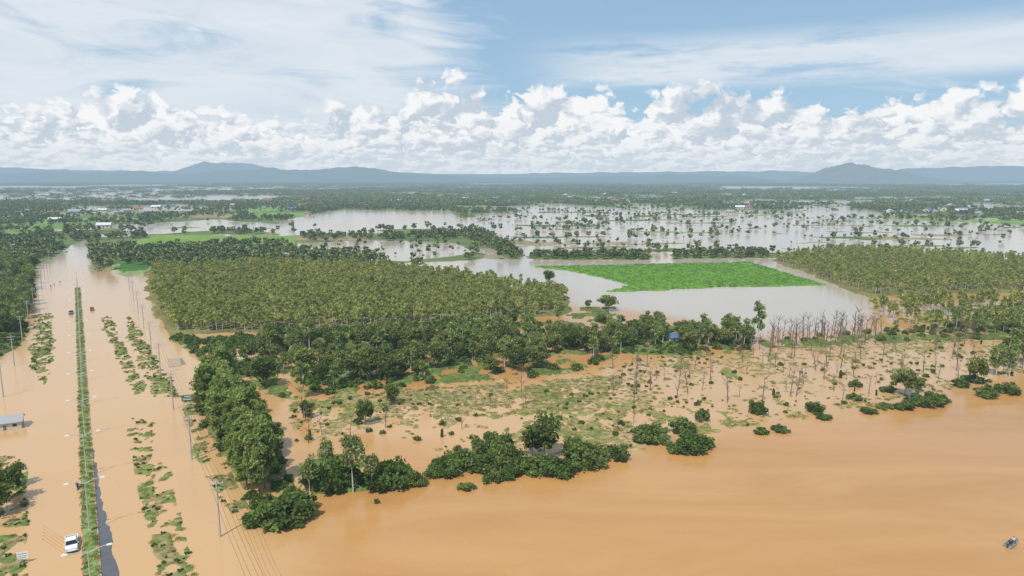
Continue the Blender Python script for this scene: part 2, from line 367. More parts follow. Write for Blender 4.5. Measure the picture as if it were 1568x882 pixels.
# ------------------------------------------------------------- instancer
def instancer(name,cname,X,Y,Z,S,SZ=None):
    n=len(X)
    if n==0: return
    me=bpy.data.meshes.new(name);me.vertices.add(n);me.vertices.foreach_set('co',np.c_[X,Y,Z].astype(np.float32).ravel())
    S=np.broadcast_to(S,(n,)); SZ=S if SZ is None else SZ
    a=me.attributes.new('sc','FLOAT_VECTOR','POINT');a.data.foreach_set('vector',np.c_[S,S,SZ].astype(np.float32).ravel())
    rot=rng.uniform(0,6.28,n)
    if cname=='c_grove': rot=rng.normal(size=n)*.5
    a=me.attributes.new('rt','FLOAT_VECTOR','POINT');a.data.foreach_set('vector',np.c_[rng.normal(size=n)*.04,rng.normal(size=n)*.04,rot].astype(np.float32).ravel())
    k=len(C[cname].objects)
    a=me.attributes.new('ix','INT','POINT');a.data.foreach_set('value',rng.integers(0,k,n).astype(np.int32))
    ob=bpy.data.objects.new(name,me);scene.collection.objects.link(ob)
    g=bpy.data.node_groups.new('inst_'+name,'GeometryNodeTree')
    g.interface.new_socket('Geometry',in_out='INPUT',socket_type='NodeSocketGeometry')
    g.interface.new_socket('Geometry',in_out='OUTPUT',socket_type='NodeSocketGeometry')
    N=g.nodes;L=g.links;gi=N.new('NodeGroupInput');go=N.new('NodeGroupOutput')
    ci=N.new('GeometryNodeCollectionInfo');ci.inputs['Collection'].default_value=C[cname];ci.inputs['Separate Children'].default_value=True;ci.inputs['Reset Children'].default_value=True
    ip=N.new('GeometryNodeInstanceOnPoints');ip.inputs['Pick Instance'].default_value=True
    def na(nm,t):
        q=N.new('GeometryNodeInputNamedAttribute');q.data_type=t;q.inputs[0].default_value=nm;return q.outputs[0]
    er=N.new('FunctionNodeEulerToRotation');L.new(na('rt','FLOAT_VECTOR'),er.inputs[0])
    L.new(gi.outputs[0],ip.inputs['Points']);L.new(ci.outputs[0],ip.inputs['Instance'])
    L.new(na('ix','INT'),ip.inputs['Instance Index']);L.new(er.outputs[0],ip.inputs['Rotation']);L.new(na('sc','FLOAT_VECTOR'),ip.inputs['Scale'])
    L.new(ip.outputs[0],go.inputs[0])
    md=ob.modifiers.new('scatter','NODES');md.node_group=g
    return ob
def pts(poly,sp,jit=.4,ang=0.,inset=0):
    poly=np.asarray(poly);x0,y0=poly.min(0);x1,y1=poly.max(0);cx,cy=(x0+x1)/2,(y0+y1)/2;Rr=math.hypot(x1-x0,y1-y0)/2
    g=np.arange(-Rr,Rr,sp);A,B=np.meshgrid(g,g);A=A.ravel()+rng.uniform(-jit,jit,A.size)*sp;B=B.ravel()+rng.uniform(-jit,jit,B.size)*sp
    X=cx+A*math.cos(ang)-B*math.sin(ang);Y=cy+A*math.sin(ang)+B*math.cos(ang)
    k=sdf(poly,X,Y)>inset;return X[k],Y[k]
def sc(name,cname,poly,sp,s0,s1,jit=.5,ang=0.,dens=None,onland=False,inset=0,zs=None,z=0):
    poly=GP(poly) if isinstance(poly,list) else poly
    X,Y=pts(poly,sp,jit,ang,inset)
    k=np.ones(len(X),bool)
    if dens is not None: k&=rng.uniform(0,1,len(X))<dens(X,Y)
    if onland is not False: k&=height(X,Y)>onland
    X,Y=X[k],Y[k];S=rng.uniform(s0,s1,len(X))
    SZ=S*(rng.uniform(*zs,len(X)) if zs else 1)
    return instancer(name,cname,X,Y,np.full(len(X),float(z)),S,SZ)
def clump(f,th,w=.12,s=0): return lambda X,Y: ss(th-w,th+w,fbm(X/f,Y/f,3,s))
a1=math.atan2(RD[1],RD[0])
sc('eucalyptus_plantation','c_euc',LANDP['plant1'][0],3.1,.62,.98,.25,a1,inset=2,zs=(.82,1.1),dens=lambda X,Y:.95-.55*ss(.58,.72,fbm(X/16,Y/16,3,2)))
sc('eucalyptus_plantation','c_euc',LANDP['plant2'][0],3.8,.60,.95,.3,.3,inset=2,zs=(.8,1.1),dens=lambda X,Y:.94-.6*ss(.58,.7,fbm(X/18,Y/18,3,6)))
sc('eucalyptus_grove','c_euc',LANDP['euc_r'][0],4.4,.65,1.05,.5,0,zs=(.9,1.2),dens=clump(14,.5,.1,4))
sc('eucalyptus_grove','c_euc',[(1310,472),(1500,457),(1568,490),(1700,500),(1700,530),(1400,505)],5,.6,1.0,.5,0,dens=clump(14,.52,.1,14))
sc('undergrowth','c_low',[(266,512),(300,520),(430,516),(560,502),(560,508),(430,526),(290,530),(262,520)],3,.4,.75,.5)
sc('left_woodland','c_mix',LANDP['left_forest'][0],5.5,.7,1.2,.5,dens=clump(16,.36,.1,9))
sc('left_woodland_undergrowth','c_low',LANDP['left_forest'][0],4.5,.5,1.0,.5)
sc('mixed_woodland','c_mix',[(345,565),(430,530),(560,525),(700,512),(800,517),(900,530),(930,545),(850,565),(700,578),(560,590),(470,600),(400,596)],4.9,.6,1.25,.5,dens=clump(15,.47,.07,12))
sc('mixed_woodland','c_mix',[(600,500),(860,492),(960,510),(930,545),(800,525),(640,520)],6.2,.45,.85,.5,dens=clump(13,.54,.06,13))
sc('woodland_undergrowth','c_low',LANDP['scrub'][0],4.0,.35,.8,.5,dens=clump(14,.51,.08,15))
sc('reed_patch','c_dry',LANDP['scrub'][0],2.4,.8,1.5,.5,onland=.0)
sc('tall_trees','c_tall',[(304,632),(322,600),(352,600),(388,655),(418,712),(408,768),(374,748)],3.6,.75,1.1,.35,a1,zs=(.95,1.15))
sc('tall_trees_edge','c_broad',[(365,600),(380,600),(440,690),(432,722),(405,690)],4.8,.5,.75,.4)
sc('tall_trees_undergrowth','c_low',LANDP['strip'][0],3.5,.4,.7,.5)
sc('tree_group','c_mix',[(935,512),(1005,505),(1030,530),(940,536)],5,.75,1.05,.5,dens=lambda X,Y:.8+0*X)
sc('tree_group','c_mix',[(1035,520),(1140,518),(1152,533),(1040,542)],4.6,.75,1.1,.5,dens=lambda X,Y:.85+0*X)
sc('undergrowth','c_low',LANDP['midgrp'][0],4,.4,.7,.5)
sc('hedge','c_low',LANDP['hedge_r'][0],4.8,.35,.7,.5,dens=clump(14,.48,.1,16))
sc('hedge_trees','c_mix',[(1330,512),(1420,498),(1568,485),(1700,480),(1700,520),(1420,515)],7,.5,.9,.5,dens=clump(14,.48,.1,17))
sc('right_trees','c_slim',[(1500,575),(1568,520),(1700,520),(1700,590),(1568,582)],6,.6,.95,.5,dens=clump(12,.52,.1,18))
sc('tree_row','c_far',LANDP['h1'][0],5.5,.5,.85,.5)
sc('tree_row','c_far',LANDP['h2'][0],6,.45,.8,.5)
sc('tree_row','c_far',LANDP['h3'][0],6,.5,.85,.5)
sc('dead_trees','c_dead',[(1175,520),(1330,505),(1345,525),(1180,535)],4.2,.8,1.4,.5)
sc('dead_trees','c_dead',[(1330,505),(1560,495),(1568,570),(1200,610),(930,630),(930,560)],6.5,.45,1.15,.5,dens=lambda X,Y:.25+.5*ss(.45,.6,fbm(X/25,Y/25,3,52)))
sc('dead_trees','c_dead',[(440,620),(850,590),(900,640),(640,680),(430,690)],8,.35,.8,.5,dens=lambda X,Y:.5+0*X)
sc('ivy_stumps','c_stump',[(640,650),(1000,580),(1560,520),(1500,590),(1080,640),(800,680),(440,690),(440,630)],16,.4,.9,.5,dens=lambda X,Y:.4+0*X)
sc('small_shrubs','c_low',[(640,650),(1000,580),(1560,520),(1560,590),(1080,650),(800,690),(440,690),(440,630)],7,.10,.38,.5,dens=clump(20,.5,.1,51))
MP=LANDP['marsh'][0]
sc('marsh_grass','c_dry',MP,1.5,.3,.8,.5,onland=-.14)
sc('marsh_grass','c_dry',LANDP['marsh2'][0],1.6,.5,1.0,.5,onland=-.15)
sc('marsh_shrubs','c_tuft',MP,3.0,.3,1.2,.5,dens=clump(20,.56,.1,19))
for k in('left_verge','left_low','rv1','rv2','rv3','rv3b','rv4','pole'):
    sc('verge_grass','c_tuft',LANDP[k][0],1.1,.25,.75,.5,onland=-.06)
sc('crop_rows','c_crop',LANDP['crop'][0],2.8,.8,1.2,.35,.35,inset=2,dens=lambda X,Y:1-1.0*(np.abs(((X*.5+Y*.86)%47)-23)<2))
sc('treeline','c_far',[(165,404),(180,388),(330,380),(430,385),(560,392),(600,405),(420,408),(230,410)],6.5,.6,1.0,.5,dens=clump(25,.42,.1,23))
sc('treeline','c_far',[(-200,400),(-200,385),(60,372),(100,384),(60,400)],8,.7,1.0,.5,dens=clump(25,.42,.1,24))
sc('flooded_trees','c_far',WATERP['W1'],13,.22,.95,.5,dens=lambda X,Y:.45*ss(.52,.72,fbm(X/90,Y/30,4,27)),zs=(.6,1.2))
sc('flooded_trees','c_far',WATERP['W1'],9,.2,.9,.5,dens=lambda X,Y:.6*ss(.60,.66,fbm(X/75,Y/22,5,71)),zs=(.5,1.2))
sc('flooded_trees','c_far',WATERP['W3'],11,.25,.8,.5,dens=lambda X,Y:.4*ss(.45,.6,fbm(X/30,Y/20,3,28)))
# far countryside
def free(X,Y):
    fs=np.zeros(len(X),bool)
    for p,c in FIELD: fs|=sdf(p,X,Y)>-4
    for q in('crop','plant1','plant2'): fs|=sdf(LANDP[q][0],X,Y)>-2
    fs|=sdf(WATERP['W1'],X,Y)>0
    return ~fs
n=38000
Y=np.sqrt(rng.uniform(440**2,1650**2,n));X=rng.uniform(-.95,.95,n)*Y
hh=height(X,Y);bel=fbm(X/75,Y/38,4,33)
k=((bel>.505)&(hh>.02))|((hh>-.5)&(rng.uniform(0,1,n)<.06))
k&=free(X,Y)
X,Y=X[k],Y[k]
instancer('distant_trees','c_far',X,Y,np.zeros(len(X)),rng.uniform(.45,1.05,len(X)))
n=46000
Y=np.sqrt(rng.uniform(1500**2,3900**2,n));X=rng.uniform(-.9,.9,n)*Y
hh=height(X,Y);k=(((fbm(X/300,Y/150,4,34)>.515)&(hh>0))|((rng.uniform(0,1,n)<.07)&(hh>-.6)))&free(X,Y)
X,Y=X[k],Y[k]
instancer('distant_copses','c_copse',X,Y,np.zeros(len(X)),rng.uniform(.5,1.2,len(X)),rng.uniform(.5,.95,len(X)))
n=28000
Y=np.sqrt(rng.uniform(3600**2,10500**2,n));X=rng.uniform(-.85,.85,n)*Y
k=((fbm(X/900,Y/450,4,35)>.50)|(rng.uniform(0,1,n)<.06))&(lakes(X,Y)<0)
X,Y=X[k],Y[k]
instancer('distant_groves','c_grove',X,Y,np.zeros(len(X)),rng.uniform(.8,1.5,len(X)),rng.uniform(.6,1.1,len(X)))
# ------------------------------------------------------------- individual trees and shrubs
def place(proto,name,u,v,hpx,wf=1.0,dz=0):
    x,y=G(u,v);h=hpx/ppm(v)/.95
    o=bpy.data.objects.new(name,proto.data);scene.collection.objects.link(o)
    H0={'t':13,'l':10,'b':8,'s':10,'u':3.3,'d':7}[{'tall':'t','ligh':'l','broa':'b','slim':'s','bush':'u','dead':'d'}[proto.name[:4]]]
    s=h/H0;o.location=(x,y,dz);o.scale=(s*wf,s*wf,s);o.rotation_euler=(0,0,rng.uniform(0,6.28));return o
B=bushes
SHR=[(430,797,42,1.25),(455,785,30,1.2),(395,800,22,1.2),(500,752,50,.75),(520,745,45,.8),(600,742,42,.9),(575,748,36,.9),(625,740,22,1.1),(640,742,14,1.2),
(685,724,26,1.3),(665,727,16,1.3),(705,716,30,1.0),(735,716,24,1.3),(765,712,40,.8),(790,712,26,1.2),(800,722,24,1.1),(825,722,26,1.2),(855,724,24,1.3),(755,738,20,.9),(780,730,18,1.2),(745,690,30,.9),(770,690,32,.8),
(890,712,36,1.0),(910,710,30,1.0),(945,703,26,.9),(880,705,40,.6),(1000,673,24,1.4),(985,676,16,1.3),(1058,688,26,1.3),(1040,690,18,1.3),(1075,684,20,1.2),(1045,662,22,1.1),(1075,645,22,.6),
(1160,632,22,.8),(1247,630,16,1.1),(1195,660,9,1.8),(1165,663,9,1.7),(1385,626,12,1.5),(1420,620,22,1.2),(1400,618,16,1.2),(1440,616,14,1.2),(1510,607,15,1.3),(1543,603,20,1.0),(1330,632,8,2.0),(1307,612,10,1.3),(1260,640,7,2.5),(715,748,8,2.2),(1355,625,8,2),(577,770,8,.7),(1470,592,14,1),(1490,585,12,1.4),(1310,592,12,1),(1360,600,10,1.4)]
for i,(u,v,h,w) in enumerate(SHR): place(B[i%3],'shrub',u,v,h,w)
for i,(u,v,h,w) in enumerate([(833,700,66,1.0),(815,697,40,.9),(1385,606,46,.95),(1405,600,24,1),(900,472,14,1),(931,476,26,1.3),(840,433,20,1.1),(700,700,20,.8),(10,770,60,.9),(-6,790,55,1),(25,745,40,.8),(560,650,40,.9),(600,620,35,.8),(470,640,30,.8),(1495,588,45,.8)]):
    place(broadh[i%3],'broadleaf_tree',u,v,h,w)
for i,(u,v,h,w) in enumerate([(541,754,92,.85),(475,758,62,.75),(570,752,60,.8),(500,730,60,.8)]): place(light[i%2],'pale_trunk_tree',u,v,h,w)
for i,(u,v,h,w) in enumerate([(1160,527,68,.75),(1545,560,60,1),(1525,575,50,1),(1568,560,70,1),(465,610,60,1),(615,520,42,1),(650,600,50,.9)]): place(slim[i%2],'slender_tree',u,v,h,w)
for i,(u,v,h,w) in enumerate([(1167,615,38,1.1),(945,660,30,.7),(970,648,18,1),(1330,602,24,1.1),(465,640,36,1),(590,655,40,.8),(1290,615,22,1)]): place(deads[i%3],'bare_tree',u,v,h,w)
# ------------------------------------------------------------- ground sheet and water sheet
ys=1/np.linspace(1/55.,1/3500.,700);ys=np.r_[np.linspace(-400,54,12),ys,np.geomspace(3650,26000,60)]
cs=np.linspace(-1.15,1.15,960)
YY=np.repeat(ys[:,None],len(cs),1);XX=np.clip(YY,160,None)*cs[None,:]
YY=YY.astype(float)
def grid_faces(nr,nc):
    i=np.arange(nr-1)[:,None]*nc+np.arange(nc-1)[None,:]
    return np.stack([i,i+1,i+nc+1,i+nc],-1).reshape(-1,4)
hh=height(XX,np.maximum(YY,1));cc=cover(XX,np.maximum(YY,1))
hh=np.where(YY<54,-.7,hh)
z=hh*.8+np.where(hh>.2,.25*fbm(XX/3,YY/3,2,77),0)
mg,nt=newmat('ground_soil_grass');L=nt.links
at=node(nt,'ShaderNodeAttribute',attribute_name='cover');tc=node(nt,'ShaderNodeNewGeometry')
nz=node(nt,'ShaderNodeTexNoise');nz.inputs['Scale'].default_value=.8;nz.inputs['Detail'].default_value=5;L.new(tc.outputs['Position'],nz.inputs['Vector'])
mr=node(nt,'ShaderNodeMapRange');mr.inputs['From Min'].default_value=.3;mr.inputs['From Max'].default_value=.7;mr.inputs['To Min'].default_value=.6;mr.inputs['To Max'].default_value=1.4;L.new(nz.outputs[0],mr.inputs['Value'])
sv=node(nt,'ShaderNodeVectorMath',operation='SCALE');L.new(at.outputs['Color'],sv.inputs[0]);L.new(mr.outputs[0],sv.inputs['Scale'])
b=node(nt,'ShaderNodeBsdfDiffuse');L.new(sv.outputs[0],b.inputs['Color'])
finish(nt,b.outputs[0])
mk('ground',np.stack([XX,YY,z],-1).reshape(-1,3),grid_faces(*XX.shape),[mg],None,{'cover':cc.reshape(-1,3)},True)
# water
ys=1/np.linspace(1/55.,1/3500.,260);ys=np.r_[np.linspace(-400,54,8),ys,np.geomspace(3700,26000,12)];cs=np.linspace(-1.15,1.15,360)
YY=np.repeat(ys[:,None],len(cs),1);XX=np.clip(YY,160,None)*cs[None,:]
s4=sdf(WATERP['W4'],XX+12*(fbm(XX/20,YY/20,3,5)-.5),YY+20*(fbm(XX/25,YY/25,3,6)-.5))
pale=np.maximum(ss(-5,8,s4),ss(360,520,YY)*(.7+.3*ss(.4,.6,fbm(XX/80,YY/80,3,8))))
marshm=ss(-6,10,sdf(LANDP['marsh'][0],XX,YY))*(.7+.5*(fbm(XX/15,YY/20,3,12)-.3))
roadm=ss(-.25,-.45,XX/np.maximum(YY,1))*ss(-150,0,YY)*(1-ss(350,500,YY))
mw,nt=newmat('flood_water');L=nt.links
ap=node(nt,'ShaderNodeAttribute',attribute_name='pale');am=node(nt,'ShaderNodeAttribute',attribute_name='shallow')
ge=node(nt,'ShaderNodeNewGeometry')
mp=node(nt,'ShaderNodeMapping');mp.inputs['Scale'].default_value=(.014,.05,1);mp.inputs['Rotation'].default_value=(0,0,-.35);L.new(ge.outputs['Position'],mp.inputs[0])
n1=node(nt,'ShaderNodeTexNoise');n1.inputs['Scale'].default_value=1;n1.inputs['Detail'].default_value=6;n1.inputs['Roughness'].default_value=.6;n1.inputs['Distortion'].default_value=1.0;L.new(mp.outputs[0],n1.inputs['Vector'])
m1=node(nt,'ShaderNodeMix',data_type='RGBA');m1.inputs[6].default_value=(.43,.215,.068,1);m1.inputs[7].default_value=(.51,.28,.105,1)
mr=node(nt,'ShaderNodeMapRange');mr.inputs['From Min'].default_value=.32;mr.inputs['From Max'].default_value=.68;L.new(n1.outputs[0],mr.inputs['Value']);L.new(mr.outputs[0],m1.inputs[0])
m2=node(nt,'ShaderNodeMix',data_type='RGBA');L.new(am.outputs['Fac'],m2.inputs[0]);L.new(m1.outputs[2],m2.inputs[6]);m2.inputs[7].default_value=(.55,.345,.17,1)
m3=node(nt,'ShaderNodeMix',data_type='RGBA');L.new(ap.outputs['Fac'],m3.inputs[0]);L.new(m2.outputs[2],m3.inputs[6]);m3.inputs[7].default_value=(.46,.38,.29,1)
b=node(nt,'ShaderNodeBsdfPrincipled');L.new(m3.outputs[2],b.inputs['Base Color']);b.inputs['IOR'].default_value=1.33
rr_=node(nt,'ShaderNodeMapRange');rr_.inputs['From Min'].default_value=.35;rr_.inputs['From Max'].default_value=.65;rr_.inputs['To Min'].default_value=.05;rr_.inputs['To Max'].default_value=.16;L.new(n1.outputs[0],rr_.inputs['Value']);L.new(rr_.outputs[0],b.inputs['Roughness'])
w1=node(nt,'ShaderNodeTexNoise');w1.inputs['Scale'].default_value=.8;w1.inputs['Detail'].default_value=5;w1.inputs['Roughness'].default_value=.6;L.new(ge.outputs['Position'],w1.inputs['Vector'])
bp=node(nt,'ShaderNodeBump');bp.inputs['Strength'].default_value=.5;bp.inputs['Distance'].default_value=.10;L.new(w1.outputs[0],bp.inputs['Height']);L.new(bp.outputs[0],b.inputs['Normal'])
finish(nt,b.outputs[0])
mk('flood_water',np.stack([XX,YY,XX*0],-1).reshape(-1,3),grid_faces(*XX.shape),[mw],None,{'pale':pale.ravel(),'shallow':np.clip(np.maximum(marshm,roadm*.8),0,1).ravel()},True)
# ------------------------------------------------------------- road, median, kerbs
M_asph=plain('wet_asphalt',(.085,.085,.09),.3,var=.35,scale=.6)
M_conc=plain('kerb_concrete',(.38,.33,.27),.8)
M_red=plain('kerb_red_paint',(.45,.12,.06),.7)
M_wpaint=plain('white_paint',(.75,.75,.73),.5,var=.1)
M_steel=plain('galvanised_steel',(.5,.52,.53),.4,metal=.3)
M_medg=plain('median_grass_soil',(.20,.26,.07),.95,var=.5,scale=1.2)
def along(s,off,z=0):
    q=ROAD_A+RD*s+RN*off;return (q[0],q[1],z)
ss_=np.arange(-60,470,.8);offs=[1.25,1.5,1.75,2.0,2.25,2.5,2.75,3.0,3.3,3.6,4.2,6,9.0]
V=[];
for s in ss_:
    oe=1.25+2.3*(1-(s+6)/66)
    for o in offs:
        n_=float(fbm(np.array(s/3.),np.array(o*1.3),4,91))-.5
        V.append(along(s,o,max(-.3,min(.06,.05*(oe-o)+n_*.07))))
mk('road',V,grid_faces(len(ss_),len(offs)),[M_asph],smooth=True)
V=[];offs=[-9,-6,-3,-1.25]
for s in ss_:
    for o in offs: V.append(along(s,o,-.12))
mk('road',V,grid_faces(len(ss_),len(offs)),[M_asph])
V=[];offs=[-1.05,-.6,-.2,.2,.6,1.05]
sm=np.arange(-60,330,1.0)
for s in sm:
    for o in offs: V.append(along(s,o,.17+.12*(1-abs(o))+.05*math.sin(s*1.7+o*3)))
mk('median_strip',V,grid_faces(len(sm),len(offs)),[M_medg])
p=Parts()
for i,s in enumerate(np.arange(-60,330,2.0)):
    for sd in(-1,1):
        a=np.array(along(s,sd*1.15,0));c=np.array(along(s+1.96,sd*1.15,0));q=[]
        for zz in(-.3,.16):
            for e,t in((a,-1),(c,-1),(c,1),(a,1)): q.append(e+np.array((*(RN*.09*t),zz)))
        p.add(q,[(0,3,2,1),(4,5,6,7),(0,1,5,4),(1,2,6,5),(2,3,7,6),(3,0,4,7)],0 if i%2 else 1)
p.obj('median_kerb',[M_conc,M_red])
s=rng.uniform(-58,330,1900);o=rng.uniform(-.85,.85,1900);q=ROAD_A+RD*s[:,None]+RN*o[:,None]
instancer('median_grass','c_lawn',q[:,0],q[:,1],np.full(len(s),.2),rng.uniform(.5,1.0,len(s)))
# ------------------------------------------------------------- street lamps
p=Parts();p.tube([(0,0,-.2),(0,0,4),(0,0,9)],[.13,.1,.07],8)
for sd in(-1,1):
    p.tube([(0,0,8.7),(sd*1.2,0,9.15),(sd*2.3,0,9.3)],[.06,.05,.045],6)
    p.box((sd*2.65,0,9.28),(.8,.32,.16),1,.8,.7)
p.box((0,0,.25),(.5,.5,.3),0,.8,.8)
lm=p.obj('street_lamp',[M_steel,M_wpaint]);ang=math.atan2(RN[1],RN[0])
bs=np.array(G(136,815));s0=float((bs-ROAD_A)@RD)
for i in range(-2,13):
    o=lm if i==-2 else bpy.data.objects.new('street_lamp',lm.data)
    if i>-2: scene.collection.objects.link(o)
    o.location=along(s0+26*i,0,.1);o.rotation_euler=(0,0,ang)
# ------------------------------------------------------------- utility poles + wires
M_conc2=plain('pole_concrete',(.42,.4,.37),.8)
def pole(name,h):
    p=Parts();p.tube([(0,0,-.5),(0,0,h)],[.2,.13],6);p.box((0,0,h-.5),(2.2,.12,.14),0);p.box((0,0,h-1.3),(1.5,.1,.12),0)
    for x in(-1,-.4,.4,1): p.tube([(x,0,h-.43),(x,0,h-.15)],[.05,.04],5,1)
    return p.obj(name,[M_conc2,M_wpaint],link=False)
pm=pole('utility_pole',10)
M_wire=plain('wire_black',(.04,.04,.04))
def line(ua,va,ub,vb,step,ext0=0,ext1=0):
    a=np.array(G(ua,va));b_=np.array(G(ub,vb));d=b_-a;Ln=np.linalg.norm(d);d/=Ln;n=np.array([d[1],-d[0]])
    S=np.arange(-ext0*step,Ln+ext1*step,step);W=Parts()
    for i,s in enumerate(S):
        o=bpy.data.objects.new('utility_pole',pm.data);scene.collection.objects.link(o);q=a+d*s;o.location=(q[0],q[1],0);o.rotation_euler=(0,0,math.atan2(n[1],n[0]))
        if i<len(S)-1:
            for x in(-1,-.4,.4,1):
                P_=[]
                for t in np.linspace(0,1,9):
                    w=a+d*(s+step*t)+n*x;P_.append((w[0],w[1],9.85-3.2*t*(1-t)))
                W.tube(P_,[.022]*9,3,cap=False)
    W.obj('power_lines',[M_wire])
line(337,822,208,470,38,1,2)
line(22,560,78,400,38,1,0)
# ------------------------------------------------------------- signs
p=Parts();M_green=plain('sign_green',(.01,.12,.07),.4,var=.05);M_grey=plain('grey_paint',(.3,.3,.3))
p.tube([(-1.4,0,-.3),(-1.4,0,5)],[.09,.09],6);p.tube([(1.4,0,-.3),(1.4,0,5)],[.09,.09],6)
p.box((0,-.14,4.2),(3.8,.08,2.0),1);p.box((0,-.2,4.2),(3.5,.03,.12),2);p.box((0,-.2,4.75),(2.2,.03,.25),2);p.box((-.2,-.2,3.7),(2.6,.03,.25),2)
o=p.obj('road_sign',[M_steel,M_green,M_wpaint]);x,y=G(289,628);o.location=(x,y,0);o.rotation_euler=(0,0,R(20));o.scale=(.8,.8,.8)
p=Parts();p.tube([(-1.1,0,-.3),(-1.1,0,2.6)],[.07,.07],6);p.tube([(1.1,0,-.3),(1.1,0,2.6)],[.07,.07],6)
p.box((0,-.1,1.9),(2.6,.08,1.6),1);p.box((0,-.15,2.3),(2.0,.02,.2),2);p.box((0,-.15,1.8),(2.2,.02,.15),2);p.box((-.1,-.15,1.4),(1.8,.02,.15),2)
o=p.obj('roadside_sign',[M_steel,M_wpaint,M_grey]);x,y=G(36,862);o.location=(x,y,0);o.rotation_euler=(0,0,R(15));o.scale=(.6,.6,.7)
# ------------------------------------------------------------- vehicles
M_glass=plain('dark_glass',(.02,.025,.03),.1,var=.05);M_tyre=plain('tyre_rubber',(.02,.02,.02),.9);M_carw=plain('white_car_paint',(.78,.78,.78),.25,var=.04)
M_carg=plain('grey_car_paint',(.2,.21,.22),.3,var=.05);M_carr=plain('orange_truck_paint',(.40,.12,.05),.45,var=.1);M_lr=plain('tail_light',(.5,.02,.02),.3)
def pickup(name,paint,u,v,rot,z=-.25):
    p=Parts()
    p.box((0,1.9,.85),(1.78,1.35,.5),0,.93,.97);p.box((0,1.95,.55),(1.8,1.4,.3),0)
    p.box((0,.35,.72),(1.8,1.8,.68),0)
    p.box((0,.25,1.38),(1.68,1.95,.62),1,.82,.72);p.box((0,.25,1.715),(1.4,1.42,.05),0,.95,.95)
    for x in(-.8,.8):
        for yy in(-.62,.3,1.18): p.box((x*.94,yy*.86+.03,1.38),(.05,.08,.62),0)
    p.box((0,-1.55,.55),(1.78,2.05,.3),0)
    for x in(-.85,.85): p.box((x,-1.55,.9),(.1,2.05,.42),0)
    p.box((0,-2.52,.88),(1.6,.1,.42),0);p.box((0,-1.5,.72),(1.58,1.9,.04),2)
    p.box((0,2.66,.48),(1.7,.16,.24),2);p.box((0,-2.65,.48),(1.7,.14,.2),2)
    for x in(-.72,.72): p.box((x,-2.585,.9),(.16,.04,.36),3);p.box((x,2.6,.85),(.3,.06,.18),4)
    for x in(-.8,.8):
        for yy in(-1.6,1.75): p.tube([(x-.12,yy,.38),(x+.12,yy,.38)],[.38,.38],14,2)
        p.box((x*1.22,.95,1.12),(.18,.1,.16),0)
    o=p.obj(name,[paint,M_glass,M_tyre,M_lr,M_steel]);x,y=G(u,v);o.location=(x,y,z);o.rotation_euler=(0,0,rot)
    bv=o.modifiers.new('b','BEVEL');bv.width=.05;bv.segments=2;return o
rr=math.atan2(RD[1],RD[0])-math.pi/2
pickup('pickup_truck',M_carw,110,836,rr+math.pi);pickup('pickup_truck',M_carg,109,480,rr+math.pi)
def lorry(u,v):
    p=Parts();p.box((0,2.6,1.5),(2.2,1.7,1.9),0,.95,.9);p.box((0,3.3,1.8),(2.0,.4,.7),1,.9,.9);p.box((0,-.8,.8),(2.2,5,.25),2)
    for x in(-1.05,1.05): p.box((x,-.8,1.45),(.1,5,1.0),0)
    p.box((0,-3.3,1.45),(2.1,.1,1.0),0);p.box((0,1.7,1.45),(2.1,.1,1.0),0);p.box((0,2.6,2.47),(1.9,1.3,.06),0)
    for x in(-.95,.95):
        for yy in(-2.3,-1.1,2.6): p.tube([(x-.15,yy,.5),(x+.15,yy,.5)],[.5,.5],12,2)
    o=p.obj('orange_lorry',[M_carr,M_glass,M_tyre]);x,y=G(u,v);o.location=(x,y,-.35);o.rotation_euler=(0,0,rr);o.scale=(.72,.6,.65)
lorry(141,475)
def wake(u,v,n,w):
    x,y=G(u,v);p=Parts()
    for k in range(n):
        for sd in(-1,1):
            a=np.array((x,y))+RD*(-2.5+k*1.3)
            P_=[]
            for t in np.linspace(0,1,7):
                q=a+RD*(t*w)+RN*sd*(.9+t*w*.42);P_.append((q[0],q[1],-.03-.02*t))
            p.tube(P_,[.09-.004*k]*7,6,0)
    p.obj('vehicle_wake',[mw],smooth=True)
wake(110,836,5,8)
